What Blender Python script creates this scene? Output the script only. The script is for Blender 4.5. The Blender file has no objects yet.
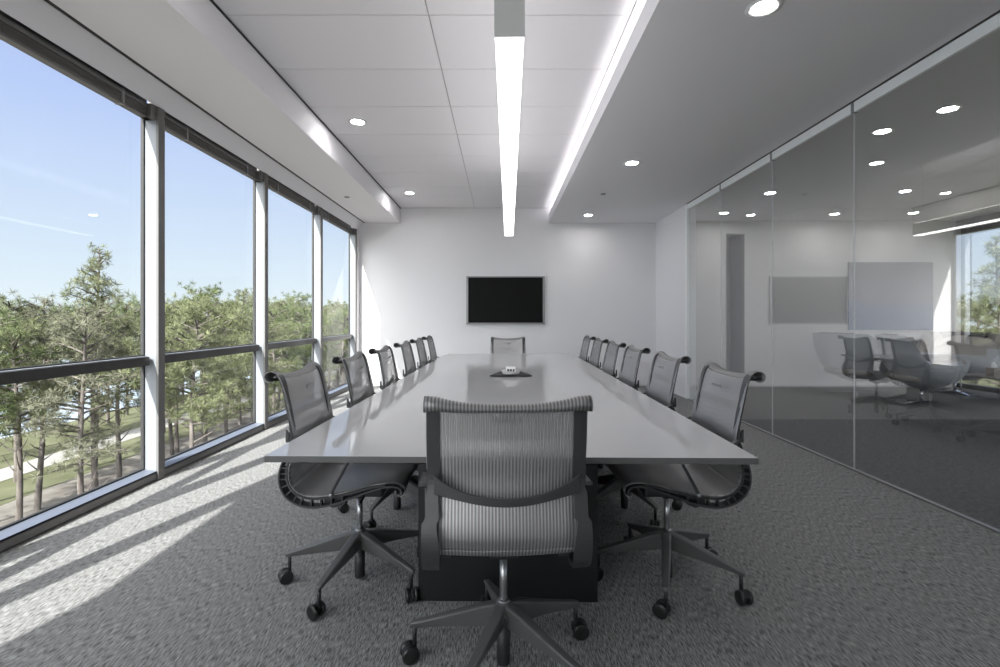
import bpy, math, random
from mathutils import Vector, Matrix
S = bpy.context.scene
COL = S.collection
PI = math.pi

# ------------------------------------------------------------------ camera, sky, sun, exposure
F, VX, VY, H = 500.0, 501.0, 318.5, 1.24          # focal length and vanishing point in pixels of the 1000x667 frame
cam_d = bpy.data.cameras.new('camera'); cam = bpy.data.objects.new('camera', cam_d); COL.objects.link(cam)
cam_d.sensor_width = 36; cam_d.lens = 36 * F / 1000
cam_d.shift_x = -(VX - 500) / 1000; cam_d.shift_y = -(333.5 - VY) / 1000
cam_d.clip_start = 0.05; cam_d.clip_end = 2000
cam.location = (0, 0, H); cam.rotation_euler = (PI / 2, 0, 0)
S.camera = cam

vs = S.view_settings
vs.view_transform = 'Standard'; vs.look = 'None'; vs.gamma = 1; vs.use_curve_mapping = False
vs.exposure = 0.75
S.cycles.use_denoising = True
S.cycles.max_bounces = 10; S.cycles.diffuse_bounces = 5; S.cycles.glossy_bounces = 5
S.cycles.transparent_max_bounces = 24; S.cycles.transmission_bounces = 6
S.cycles.sample_clamp_indirect = 6.0
S.cycles.caustics_reflective = False; S.cycles.caustics_refractive = False

w = bpy.data.worlds.new('sky'); S.world = w; w.use_nodes = True
nt = w.node_tree; nt.nodes.clear()
o_ = nt.nodes.new('ShaderNodeOutputWorld'); bg = nt.nodes.new('ShaderNodeBackground')
tc = nt.nodes.new('ShaderNodeTexCoord'); sp = nt.nodes.new('ShaderNodeSeparateXYZ')
rp = nt.nodes.new('ShaderNodeValToRGB')
nt.links.new(tc.outputs['Generated'], sp.inputs[0]); nt.links.new(sp.outputs['Z'], rp.inputs[0])
# fill glow added to the sky around the sun, behind-left of the camera
dt = nt.nodes.new('ShaderNodeVectorMath'); dt.operation = 'DOT_PRODUCT'; dt.inputs[1].default_value = Vector((-.268, -1.0, .79)).normalized()
mxs = nt.nodes.new('ShaderNodeMath'); mxs.operation = 'MAXIMUM'; mxs.inputs[1].default_value = 0
pw = nt.nodes.new('ShaderNodeMath'); pw.operation = 'POWER'; pw.inputs[1].default_value = 5
gain = nt.nodes.new('ShaderNodeMath'); gain.operation = 'MULTIPLY'; gain.inputs[1].default_value = 5.4
bg2 = nt.nodes.new('ShaderNodeBackground'); bg2.inputs[0].default_value = (1.0, .98, .95, 1)
ads = nt.nodes.new('ShaderNodeAddShader')
nt.links.new(tc.outputs['Generated'], dt.inputs[0]); nt.links.new(dt.outputs['Value'], mxs.inputs[0]); nt.links.new(mxs.outputs[0], pw.inputs[0])
nt.links.new(pw.outputs[0], gain.inputs[0]); nt.links.new(gain.outputs[0], bg2.inputs[1])
nt.links.new(rp.outputs[0], bg.inputs[0]); nt.links.new(bg.outputs[0], ads.inputs[0]); nt.links.new(bg2.outputs[0], ads.inputs[1])
nt.links.new(ads.outputs[0], o_.inputs[0])
e = rp.color_ramp.elements
e[0].position = 0.0; e[0].color = (0.80, 0.88, 0.93, 1)
e[1].position = 0.34; e[1].color = (0.47, 0.58, 0.90, 1)
m_ = e.new(0.12); m_.color = (0.66, 0.77, 0.92, 1)
m_ = e.new(0.60); m_.color = (0.46, 0.50, 0.62, 1)
bg.inputs[1].default_value = 0.66

sun_d = bpy.data.lights.new('sun', 'SUN'); sun = bpy.data.objects.new('sun', sun_d); COL.objects.link(sun)
sun_d.energy = 7.6; sun_d.angle = math.radians(0.6); sun_d.color = (1.0, 0.97, 0.93)
SUN_DIR = Vector((0.268, 1.0, -0.79))
sun.rotation_euler = SUN_DIR.to_track_quat('-Z', 'Y').to_euler()
sun.location = (-10, -10, 15)

# ------------------------------------------------------------------ helpers
def at(px, py, z=None, Z=None):
    """world point on the height plane z, or at depth Z"""
    if Z is None: Z = (z - H) * F / (VY - py)
    return Vector(((px - VX) * Z / F, Z, H - (py - VY) * Z / F))

def mat(name, color, rough=0.6, metal=0.0, spec=0.5, emit=None, estr=0.0, coat=0.0):
    m = bpy.data.materials.new(name); m.use_nodes = True
    b = m.node_tree.nodes['Principled BSDF']
    b.inputs['Base Color'].default_value = (*color, 1); b.inputs['Roughness'].default_value = rough
    b.inputs['Metallic'].default_value = metal; b.inputs['Specular IOR Level'].default_value = spec
    b.inputs['Coat Weight'].default_value = coat
    if emit:
        b.inputs['Emission Color'].default_value = (*emit, 1); b.inputs['Emission Strength'].default_value = estr
    return m

def noise_mix(m, c1, c2, scale=(5, 5, 5), nscale=1.0, detail=4, bump=0.0, rough=None, lo=.3, hi=.7):
    t = m.node_tree; n = t.nodes; b = n['Principled BSDF']
    c = n.new('ShaderNodeTexCoord'); mp = n.new('ShaderNodeMapping'); mp.inputs['Scale'].default_value = scale
    nz = n.new('ShaderNodeTexNoise'); nz.inputs['Scale'].default_value = nscale; nz.inputs['Detail'].default_value = detail
    r = n.new('ShaderNodeValToRGB')
    r.color_ramp.elements[0].position = lo; r.color_ramp.elements[0].color = (*c1, 1)
    r.color_ramp.elements[1].position = hi; r.color_ramp.elements[1].color = (*c2, 1)
    t.links.new(c.outputs['Object'], mp.inputs[0]); t.links.new(mp.outputs[0], nz.inputs[0])
    t.links.new(nz.outputs['Fac'], r.inputs[0]); t.links.new(r.outputs[0], b.inputs['Base Color'])
    if bump:
        bp = n.new('ShaderNodeBump'); bp.inputs['Strength'].default_value = bump; bp.inputs['Distance'].default_value = 0.01
        t.links.new(nz.outputs['Fac'], bp.inputs['Height']); t.links.new(bp.outputs[0], b.inputs['Normal'])
    return m

def thin_glass(name, tint, refl, top=.85, rough=0.0):
    """pane: transparent with fresnel plus a coating's constant share of mirror reflection"""
    m = bpy.data.materials.new(name); m.use_nodes = True; t = m.node_tree; n = t.nodes; n.clear()
    out = n.new('ShaderNodeOutputMaterial'); tr = n.new('ShaderNodeBsdfTransparent'); gl = n.new('ShaderNodeBsdfGlossy')
    mx = n.new('ShaderNodeMixShader'); fr = n.new('ShaderNodeLayerWeight'); fr.inputs['Blend'].default_value = 0.22
    mr = n.new('ShaderNodeMapRange'); mr.inputs[1].default_value = 0; mr.inputs[2].default_value = 1
    mr.inputs[3].default_value = refl; mr.inputs[4].default_value = top
    tr.inputs[0].default_value = (*tint, 1); gl.inputs['Roughness'].default_value = rough
    gl.inputs['Color'].default_value = (1, 1, 1, 1)
    t.links.new(fr.outputs['Fresnel'], mr.inputs[0]); 
    ge = n.new('ShaderNodeNewGeometry'); iv = n.new('ShaderNodeMath'); iv.operation = 'SUBTRACT'; iv.inputs[0].default_value = 1
    mu = n.new('ShaderNodeMath'); mu.operation = 'MULTIPLY'      # only the outer faces mirror, none from inside the glass
    t.links.new(ge.outputs['Backfacing'], iv.inputs[1]); t.links.new(mr.outputs[0], mu.inputs[0]); t.links.new(iv.outputs[0], mu.inputs[1])
    t.links.new(mu.outputs[0], mx.inputs[0])
    t.links.new(tr.outputs[0], mx.inputs[1]); t.links.new(gl.outputs[0], mx.inputs[2]); t.links.new(mx.outputs[0], out.inputs[0])
    return m

class MB:
    """collects shapes; build() links them as ONE mesh object"""
    def __init__(s): s.v = []; s.f = []; s.m = []; s.sm = []
    def add(s, vs_, fs, mi=0, smooth=False):
        b = len(s.v); s.v += [tuple(p) for p in vs_]
        for f in fs: s.f.append(tuple(i + b for i in f)); s.m.append(mi); s.sm.append(smooth)
    def box(s, a, b, mi=0):
        x0, y0, z0 = a; x1, y1, z1 = b
        s.add([(x0,y0,z0),(x1,y0,z0),(x1,y1,z0),(x0,y1,z0),(x0,y0,z1),(x1,y0,z1),(x1,y1,z1),(x0,y1,z1)],
              [(0,3,2,1),(4,5,6,7),(0,1,5,4),(1,2,6,5),(2,3,7,6),(3,0,4,7)], mi)
    def obox(s, c, half, M, mi=0):
        c = Vector(c); P = []
        for dz in (-1, 1):
            for dx, dy in ((-1,-1),(1,-1),(1,1),(-1,1)):
                P.append(c + M @ Vector((dx*half[0], dy*half[1], dz*half[2])))
        s.add(P, [(0,3,2,1),(4,5,6,7),(0,1,5,4),(1,2,6,5),(2,3,7,6),(3,0,4,7)], mi)
    def prism(s, pts, z0, z1, mi=0):
        n = len(pts)
        s.add([(x,y,z0) for x,y in pts] + [(x,y,z1) for x,y in pts],
              [tuple(range(n))[::-1], tuple(range(n, 2*n))] + [(i,(i+1)%n,n+(i+1)%n,n+i) for i in range(n)], mi)
    def loft(s, rings, mi=0, smooth=True, caps=True, closed=True):
        n = len(rings[0]); P = [p for r in rings for p in r]; Fc = []
        for i in range(len(rings)-1):
            for j in range(n if closed else n-1):
                k = (j+1) % n
                Fc.append((i*n+j, i*n+k, (i+1)*n+k, (i+1)*n+j))
        s.add(P, Fc, mi, smooth)
        if caps and closed:
            s.add(rings[0], [tuple(range(n))[::-1]], mi); s.add(rings[-1], [tuple(range(n))], mi)
    def lathe(s, prof, c=(0,0,0), n=24, mi=0, M=None, smooth=True):
        c = Vector(c); rings = []
        for r, z in prof:
            ring = []
            for k in range(n):
                a = 2*PI*k/n; p = Vector((r*math.cos(a), r*math.sin(a), z))
                ring.append(c + (M @ p if M else p))
            rings.append(ring)
        s.loft(rings, mi, smooth)
    def tube(s, path, r, n=10, mi=0):
        path = [Vector(p) for p in path]; rings = []
        for i, p in enumerate(path):
            t = (path[min(i+1, len(path)-1)] - path[max(i-1, 0)]).normalized()
            up = Vector((0,0,1)) if abs(t.z) < .9 else Vector((1,0,0))
            a = t.cross(up).normalized(); b = a.cross(t)
            rr = r[i] if isinstance(r, (list, tuple)) else r
            rings.append([p + a*(rr*math.cos(2*PI*k/n)) + b*(rr*math.sin(2*PI*k/n)) for k in range(n)])
        s.loft(rings, mi)
    def build(s, name, mats, parent=None, bevel=0.0, seg=2):
        me = bpy.data.meshes.new(name); me.from_pydata(s.v, [], s.f)
        if not isinstance(mats, (list, tuple)): mats = [mats]
        for m in mats: me.materials.append(m)
        me.polygons.foreach_set('material_index', s.m); me.polygons.foreach_set('use_smooth', s.sm)
        me.update()
        o = bpy.data.objects.new(name, me); COL.objects.link(o)
        if parent: o.parent = parent
        if bevel:
            b = o.modifiers.new('bevel', 'BEVEL'); b.width = bevel; b.segments = seg; b.limit_method = 'ANGLE'; b.angle_limit = 0.7
        return o

def spline(pts, n):
    pts = [Vector(p) for p in pts]; out = []; m = len(pts) - 1
    for i in range(n + 1):
        t = i / n * m; k = min(int(t), m - 1); u = t - k
        p0, p1, p2, p3 = pts[max(k-1,0)], pts[k], pts[k+1], pts[min(k+2,m)]
        out.append(0.5*((2*p1) + (p2-p0)*u + (2*p0-5*p1+4*p2-p3)*u*u + (3*p1-p0-3*p2+p3)*u*u*u))
    return out

def tag(o, label=None, cat=None, group=None, kind=None):
    if label: o['label'] = label
    if cat: o['category'] = cat
    if group: o['group'] = group
    if kind: o['kind'] = kind
    return o
def empty(name, loc=(0,0,0), rz=0):
    o = bpy.data.objects.new(name, None); COL.objects.link(o); o.location = loc; o.rotation_euler = (0,0,rz)
    o.empty_display_size = .1
    return o
def copy_tree(o, parent=None):
    c = o.copy(); COL.objects.link(c); c.parent = parent
    for ch in list(o.children): copy_tree(ch, c)
    return c
def struct(o, label=None):
    o['kind'] = 'structure'
    if label: o['label'] = label
    return o

# ------------------------------------------------------------------ materials
M = {}
M['wall'] = mat('wall_paint', (.78, .77, .785), .75, spec=.2)
M['ceil'] = mat('ceiling_paint', (.84, .825, .845), .8, spec=.2)
M['soffit'] = mat('soffit_paint', (.82, .805, .825), .75, spec=.2)
M['tile'] = mat('ceiling_tile', (.81, .795, .815), .85, spec=.2)
M['dark_gap'] = mat('gap_dark', (.05, .05, .05), .8)
M['alu'] = mat('anodised_aluminium', (.25, .265, .29), .45, metal=.1)
M['alu_dark'] = mat('dark_bronze_frame', (.13, .125, .12), .45, metal=.2)
M['frame_face'] = mat('mullion_face', (.16, .155, .152), .5, metal=.1)
M['transom'] = mat('transom_dark', (.045, .043, .042), .4)
M['sill'] = mat('sill_metal', (.16, .18, .23), .45, metal=.2)
M['gasket'] = mat('gasket', (.02, .02, .02), .6)
M['chan'] = mat('header_channel', (.88, .89, .90), .4)
M['glass_win'] = thin_glass('window_glass', (.97, .985, .98), 0.012, .45)
M['glass_part'] = thin_glass('partition_glass', (.86, .865, .87), 0.27)
M['black'] = mat('black_plastic', (.018, .018, .02), .45)
M['rubber'] = mat('caster_rubber', (.012, .012, .012), .35)
M['grey_frame'] = mat('graphite_frame', (.055, .055, .058), .38, metal=.4)
M['rail'] = mat('black_spine', (.03, .03, .032), .42)
M['base_metal'] = mat('graphite_base', (.13, .13, .13), .42, metal=.4)
M['chrome'] = mat('chrome', (.75, .75, .76), .14, metal=1.0)
M['steel'] = mat('brushed_steel', (.42, .42, .43), .3, metal=.9)
def lacquer(name, col, rough, ior):
    m = bpy.data.materials.new(name); m.use_nodes = True; t = m.node_tree; n = t.nodes; n.clear()
    o = n.new('ShaderNodeOutputMaterial'); d = n.new('ShaderNodeBsdfDiffuse'); g_ = n.new('ShaderNodeBsdfGlossy'); f = n.new('ShaderNodeFresnel'); x = n.new('ShaderNodeMixShader')
    d.inputs[0].default_value = (*col, 1); g_.inputs['Roughness'].default_value = rough; g_.inputs['Color'].default_value = (1, 1, 1, 1); f.inputs[0].default_value = ior
    k = n.new('ShaderNodeMath'); k.operation = 'MULTIPLY'; k.inputs[1].default_value = .86
    t.links.new(f.outputs[0], k.inputs[0]); t.links.new(k.outputs[0], x.inputs[0]); t.links.new(d.outputs[0], x.inputs[1]); t.links.new(g_.outputs[0], x.inputs[2]); t.links.new(x.outputs[0], o.inputs[0])
    return m
M['tabletop'] = lacquer('table_laminate', (.56, .56, .565), .055, 1.75)
M['table_edge'] = mat('table_edge_band', (.09, .09, .09), .5)
M['plinth'] = mat('black_plinth', (.008, .008, .009), .4)
M['screen'] = mat('screen_black', (.002, .002, .002), .45, spec=.15)
M['bezel'] = mat('screen_bezel', (.30, .30, .31), .35, metal=.6)
M['led'] = mat('pendant_diffuser', (1, 1, 1), .5, emit=(1, .98, .99), estr=2.6)
M['uplight_fill'] = mat('added_uplight_glow', (1, 1, 1), .5, emit=(1, .98, .99), estr=4.0)  # glow of the uplight added to brighten the ceiling
M['housing'] = mat('pendant_housing', (.62, .62, .62), .5)
M['cove'] = mat('cove_strip', (1, 1, 1), .5, emit=(1, .985, 1), estr=4.0)
M['down'] = mat('downlight_lens', (1, 1, 1), .5, emit=(1, .975, .98), estr=95.0)
M['trimw'] = mat('white_trim', (.75, .75, .75), .4)
M['lounge_wall'] = mat('lounge_paint', (.64, .63, .62), .8, spec=.2)
M['lounge_ceil'] = mat('lounge_ceiling_paint', (.45, .45, .45), .8, spec=.2)

# carpets: short directional streaks
def carpet(name, c1, c2, sx=150, sy=9):
    m = mat(name, c1, .95, spec=.1)
    t = m.node_tree; n = t.nodes; b = n['Principled BSDF']
    c = n.new('ShaderNodeTexCoord'); mp = n.new('ShaderNodeMapping'); mp.inputs['Scale'].default_value = (sx, sy, 1)
    mp.inputs['Rotation'].default_value = (0, 0, 0.0)
    a = n.new('ShaderNodeTexNoise'); a.inputs['Scale'].default_value = 1; a.inputs['Detail'].default_value = 3; a.inputs['Roughness'].default_value = .7
    mp2 = n.new('ShaderNodeMapping'); mp2.inputs['Scale'].default_value = (420, 420, 1)
    g = n.new('ShaderNodeTexNoise'); g.inputs['Scale'].default_value = 1; g.inputs['Detail'].default_value = 2
    mxn = n.new('ShaderNodeMath'); mxn.operation = 'MULTIPLY_ADD'; mxn.inputs[1].default_value = .65
    ml = n.new('ShaderNodeMath'); ml.operation = 'MULTIPLY'; ml.inputs[1].default_value = .35
    r = n.new('ShaderNodeValToRGB')
    r.color_ramp.elements[0].position = .40; r.color_ramp.elements[0].color = (*c1, 1)
    r.color_ramp.elements[1].position = .60; r.color_ramp.elements[1].color = (*c2, 1)
    L = t.links
    L.new(c.outputs['Object'], mp.inputs[0]); L.new(c.outputs['Object'], mp2.inputs[0])
    L.new(mp.outputs[0], a.inputs[0]); L.new(mp2.outputs[0], g.inputs[0])
    L.new(g.outputs['Fac'], ml.inputs[0]); L.new(a.outputs['Fac'], mxn.inputs[0]); L.new(ml.outputs[0], mxn.inputs[2])
    L.new(mxn.outputs[0], r.inputs[0]); L.new(r.outputs[0], b.inputs['Base Color'])
    bp = n.new('ShaderNodeBump'); bp.inputs['Strength'].default_value = 1.0; bp.inputs['Distance'].default_value = .008
    L.new(mxn.outputs[0], bp.inputs['Height']); L.new(bp.outputs[0], b.inputs['Normal'])
    return m
M['carpet'] = carpet('carpet_grey', (.06, .06, .06), (.50, .497, .493), 230, 26)
M['lounge_floor'] = carpet('lounge_carpet_light', (.19, .188, .185), (.33, .325, .32), 60, 60)
M['lounge_dark'] = carpet('lounge_carpet_dark', (.06, .06, .062), (.20, .20, .202), 14, 120)

# woven mesh of the chairs: see-through stripes
def mesh_fabric(name, col1, col2, period, lo, hi):
    m = bpy.data.materials.new(name); m.use_nodes = True; t = m.node_tree; n = t.nodes
    b = n['Principled BSDF']; b.inputs['Roughness'].default_value = .5; b.inputs['Metallic'].default_value = .8; b.inputs['Specular IOR Level'].default_value = .8
    out = n['Material Output']
    c = n.new('ShaderNodeTexCoord'); s_ = n.new('ShaderNodeSeparateXYZ')
    mu = n.new('ShaderNodeMath'); mu.operation = 'MULTIPLY'; mu.inputs[1].default_value = 2*PI/period
    si = n.new('ShaderNodeMath'); si.operation = 'SINE'
    r = n.new('ShaderNodeMapRange'); r.inputs[1].default_value = -1; r.inputs[2].default_value = 1
    r.inputs[3].default_value = lo; r.inputs[4].default_value = hi
    mc = n.new('ShaderNodeMix'); mc.data_type = 'RGBA'
    mc.inputs[6].default_value = (*col1, 1); mc.inputs[7].default_value = (*col2, 1)
    r2 = n.new('ShaderNodeMapRange'); r2.inputs[1].default_value = -1; r2.inputs[2].default_value = 1
    tr = n.new('ShaderNodeBsdfTransparent'); mx = n.new('ShaderNodeMixShader')
    L = t.links
    L.new(c.outputs['Object'], s_.inputs[0]); L.new(s_.outputs['X'], mu.inputs[0]); L.new(mu.outputs[0], si.inputs[0])
    L.new(si.outputs[0], r.inputs[0]); L.new(si.outputs[0], r2.inputs[0]); L.new(r2.outputs[0], mc.inputs[0])
    L.new(mc.outputs[2], b.inputs['Base Color'])
    L.new(r.outputs[0], mx.inputs[0]); L.new(tr.outputs[0], mx.inputs[1]); L.new(b.outputs[0], mx.inputs[2])
    L.new(mx.outputs[0], out.inputs[0])
    return m
M['mesh'] = mesh_fabric('woven_mesh', (.30, .295, .298), (.56, .55, .555), .0105, .52, .80)
M['mesh_roll'] = mesh_fabric('woven_mesh_roll', (.13, .13, .13), (.36, .355, .355), .0105, 1, 1)

# ------------------------------------------------------------------ room shell
XR = 2.884                       # glass partition plane
ZW = 9.25                        # far wall
Y0 = -3.0                        # wall behind the camera
ZS, ZC = 3.007, 3.285            # soffit and coffer heights
XM = -2.635                      # room-side face of the mullions and curb
XG = -2.742                      # window glass plane
XLS, XRS = -1.862, .88           # inner edges of the two soffits

b = MB(); b.box((-2.9, Y0, -.12), (XR, ZW + .1, 0)); struct(b.build('floor', M['carpet']))
b = MB(); b.box((-2.76, ZW, -.1), (2.98, ZW + .15, 3.6)); struct(b.build('wall_back', M['wall']))
b = MB(); b.box((-3.1, Y0 - .12, 2.86), (9, Y0, 3.6)); b.box((-3.1, Y0 - .12, -.1), (9, Y0, .08))  # unseen window wall, added to bring daylight in from behind
for x_ in (-3.0, -1.5, 0, 1.5, 2.884, 4.4, 5.9, 7.4, 8.4): b.box((x_ - .04, Y0 - .12, .08), (x_ + .04, Y0, 2.86))
wf_ = struct(b.build('wall_front', M['alu']))
b = MB(); b.box((-.9, Y0 - .12, .08), (2.88, Y0, 2.86)); struct(b.build('wall_front', M['wall']))  # middle closed to hold back light from the added rear glass
b = MB(); b.box((-2.95, Y0 - .06, .08), (8.35, Y0 - .05, 2.86)); b.build('added_rear_pane', M['glass_win'], wf_)
b = MB(); b.box((XR - .02, 7.73, 0), (XR + .1, ZW, ZS)); struct(b.build('wall_right', M['wall']))

# coffer ceiling of 1.37 x 0.73 m lay-in tiles with dark joints
b = MB()
xs = [XLS - .02, -.488, .872, 1.32]
y1 = ZW; ys = [y1]
k = 0
while ys[-1] > Y0: ys.append(9.21 - .73 * k if k else 9.21); k += 1
ys = [ZW] + [3.37 + .73 * j for j in range(8, -10, -1) if 3.37 + .73 * j < ZW - .05]
ys = [v for v in ys if v > Y0] + [Y0]
g = .0045
for i in range(len(xs) - 1):
    for j in range(len(ys) - 1):
        b.box((xs[i] + g, ys[j + 1] + g, ZC), (xs[i + 1] - g, ys[j] - g, ZC + .03))
b.box((xs[0] - .05, Y0, ZC + .012), (xs[-1] + .05, ZW, ZC + .05), 1)
struct(b.build('ceiling', [M['tile'], mat('tile_joint', (.42, .42, .42), .8)]))
# window-side soffit
b = MB(); b.box((-2.74, Y0, ZS + .02), (XLS, ZW, ZC + .3))
b.box((-2.515, Y0, ZS), (XLS, ZW, ZS + .03))
b.loft([[(-2.64, y_, 2.862), (-2.545, y_, ZS), (-2.545, y_, ZS + .03), (-2.64, y_, ZS + .03)] for y_ in (Y0, ZW)], smooth=False)
sf = struct(b.build('ceiling_soffit', M['ceil'], bevel=.008))
b = MB(); b.box((-2.548, Y0, ZS + .004), (-2.515, ZW, ZS + .018)); struct(b.build('trim_1', M['gasket']))
b = MB(); b.box((XLS - .004, Y0, ZC - .012), (XLS + .012, ZW, ZC - .001)); struct(b.build('trim_2', M['dark_gap']))
# corridor-side soffit with its cove: lip, ledge, upstand
b = MB()
b.box((XRS, Y0, ZS), (XRS + .022, ZW, 3.165)); b.box((XRS + .022, Y0, ZS), (8.6, ZW + .0, ZS + .03))
b.box((1.30, Y0, ZS + .02), (1.36, ZW, ZC + .1))
struct(b.build('ceiling_lower', M['soffit']))
cl = MB(); cl.box((.985, Y0 + .2, ZS + .032), (1.045, ZW - .04, ZS + .06))
cv = cl.build('cove_light_strip', M['cove']); tag(cv, 'bright white light strip hidden in the ceiling cove on the right', 'light')

# ------------------------------------------------------------------ windows on the left
MUL = [-3.0, -1.3, .43, 2.16, 3.89, 5.62, 7.35, 9.10]
for i in range(len(MUL) - 1):
    ya, yb = MUL[i], MUL[i + 1]
    b = MB()
    last = (i == len(MUL) - 2)
    # mullion at the far end of the bay: pale side box + dark room-side cover
    b.box((XG - .012, yb - .058, .0), (XM - .004, yb + .008, 2.862), 0)
    b.box((XM - .006, yb - .062, .0), (XM + .012, yb + .012, 2.862), 1)
    if i == 0:
        b.box((XG - .012, ya, .0), (XM + .01, ya + .06, 2.862), 0)
    # curb, sloping sill, head
    b.box((XG - .012, ya + .012, .012), (XM, yb - .062, .072), 1)
    b.prism([], 0, 0) if False else None
    b.add([(XM, ya+.012, .073), (XM, yb-.062, .073), (XG-.01, yb-.062, .084), (XG-.01, ya+.012, .084),
           (XM, ya+.012, .06), (XM, yb-.062, .06), (XG-.01, yb-.062, .06), (XG-.01, ya+.012, .06)],
          [(0,1,2,3),(7,6,5,4),(0,4,5,1),(1,5,6,2),(2,6,7,3),(3,7,4,0)], 2)
    b.box((XG - .012, ya + .012, .0), (XM - .03, yb - .062, .014), 3)
    b.box((XG - .012, ya + .012, 2.80), (XG + .03, yb - .062, 3.02), 1)
    b.box((XG + .03, yb - .12, 2.757), (XM - .006, yb - .058, 2.862), 1)  # filler block added to keep a stray sun spot off the mullion
    # transom
    b.box((XG - .012, ya + .012, .884), (XM - .04, yb - .085, .948), 4)
    b.box((XG - .012, ya + .012, .948), (XM - .055, yb - .085, .953), 0)
    # gaskets round both panes
    for z0, z1 in ((.084, .884), (.953, 2.80)):
        b.box((XG - .012, ya + .012, z0), (XG + .012, yb - .062, z0 + .008), 3)
        b.box((XG - .012, ya + .012, z1 - .008), (XG + .012, yb - .062, z1), 3)
        b.box((XG - .012, yb - .07, z0), (XG + .012, yb - .0575, z1), 3)
    wf = struct(b.build('window_%d' % (i + 1), [M['alu'], M['frame_face'], M['sill'], M['gasket'], M['transom']]))
    p = MB(); p.box((XG - .006, ya + .02, .088), (XG + .006, yb - .066, .88))
    p.build('lower_pane', M['glass_win'], wf)
    p = MB(); p.box((XG - .006, ya + .02, .957), (XG + .006, yb - .066, 2.796))
    p.build('upper_pane', M['glass_win'], wf)
    # raised venetian blind: head rail, packed slats, bottom rail
    bl = empty('window_blind', (XG + .045, (ya + yb) / 2, 2.757))
    hl = (yb - ya) / 2 - .05
    q = MB(); q.box((-.026, -hl, .075), (.03, hl, .105)); q.build('head_rail', M['frame_face'], bl)
    q = MB()
    for k in range(9): q.box((-.024, -hl, .016 + k * .0065), (.024 + .003 * (k % 2), hl, .0195 + k * .0065), 0)
    q.box((-.02, -hl, .016), (.019, hl, .074), 0)
    q.build('slat_stack', mat('blind_slats', (.16, .15, .14), .5) if i == 0 else bpy.data.materials['blind_slats'], bl)
    q = MB(); q.box((-.025, -hl, .0), (.027, hl, .014)); q.build('bottom_rail', M['frame_face'], bl)
    for s_ in (-.62, .62):
        q = MB(); q.box((-.028, s_ * hl - .012, -.004), (.034, s_ * hl + .012, .11)); q.build('lift_bracket', M['bezel'], bl)
    names = {3: 'nearest fully seen window bay', 4: 'second window bay', 5: 'third window bay',
             6: 'narrow last window bay beside the far wall', 2: 'window bay beside the camera at the left frame edge'}
    tag(bl, 'raised dark venetian blind over the ' + names.get(i, 'rearmost bay' if i == 0 else 'bay next to the rearmost'), 'blind', 'raised venetian blinds over the windows')
# end jamb between the last mullion and the far wall
b = MB(); b.box((XG - .012, 9.10, 0), (XM + .01, ZW, 3.02)); struct(b.build('trim_3', M['wall']))

# ------------------------------------------------------------------ glass partition on the right
JN = [-2.07, -.84, .39, 1.62, 2.85, 4.08, 5.31, 6.54, 7.71]
names = ['far behind the camera', 'third behind the camera', 'second behind the camera', 'just behind the camera', 'at the right edge of the frame', 'in front of the grey lounge chairs',
         'showing the mirrored screen', 'narrow, next to the white wall end', ]
for i in range(len(JN) - 1):
    ya, yb = JN[i], JN[i + 1]
    p = MB(); p.box((XR - .006, ya + .003, .012), (XR + .006, yb - .003, 2.935))
    g_ = struct(p.build('wall_glass', M['glass_part'], bevel=0)); g_['label'] = 'frameless glass partition pane ' + names[i]
    q = MB(); q.box((XR - .004, yb - .0028, .012), (XR + .004, yb + .0028, 2.93)); q.build('joint_seal', M['chan'], g_)
    q = MB(); q.box((XR - .022, yb - .02, 2.915), (XR + .022, yb + .012, 3.004)); q.build('joint_clip', M['bezel'], g_)
b = MB(); b.box((XR - .018, Y0, 2.918), (XR + .018, 7.73, 2.998)); struct(b.build('trim_4', M['chan']))
b = MB(); b.box((XR - .03, Y0, 2.998), (XR + .03, 7.73, 3.0068)); struct(b.build('trim_5', M['dark_gap']))
b = MB(); b.box((XR - .018, Y0, 0), (XR + .018, 7.73, .013)); struct(b.build('trim_6', M['bezel']))
b = MB(); b.box((XR - .03, 7.68, 0), (XR + .11, 7.735, 3.0)); struct(b.build('trim_7', M['chan']))

# ------------------------------------------------------------------ ceiling fixtures
def downlight(x, y, z, label, group, r=.075, first=[None]):
    t = empty('downlight', (x, y, z)); tag(t, label, 'ceiling light', group)
    if first[0] is None:
        a = MB(); a.lathe([(.062, 0), (.095, -.001), (.096, -.006), (.078, -.008), (.066, -.004), (.062, 0)], n=32)
        o1 = a.build('trim_ring', M['trimw'], t)
        a = MB(); a.lathe([(.0001, -.0045), (.06, -.0045), (.062, -.003), (.0001, -.002)], n=32)
        o2 = a.build('lens', M['down'], t); first[0] = (o1, o2)
    else:
        for s_ in first[0]:
            c = s_.copy(); COL.objects.link(c); c.parent = t
    return t
for y, nm in ((-.01, 'behind the camera on the right soffit'), (2.836, 'large in view, nearest the camera on the right soffit'), (5.68, 'middle one on the right soffit'), (8.54, 'farthest on the right soffit, by the screen wall')):
    downlight(1.49, y, ZS, 'round recessed downlight, ' + nm, 'recessed ceiling downlights in the meeting room')
for y, nm in ((2.26, 'nearest in the tiled ceiling, above the frame'), (5.20, 'nearer of the two in the tiled ceiling, left of the pendant'), (8.15, 'farther of the two in the tiled ceiling, left of the pendant')):
    downlight(-1.49, y, ZC, 'round recessed downlight, ' + nm, 'recessed ceiling downlights in the meeting room')
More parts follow.
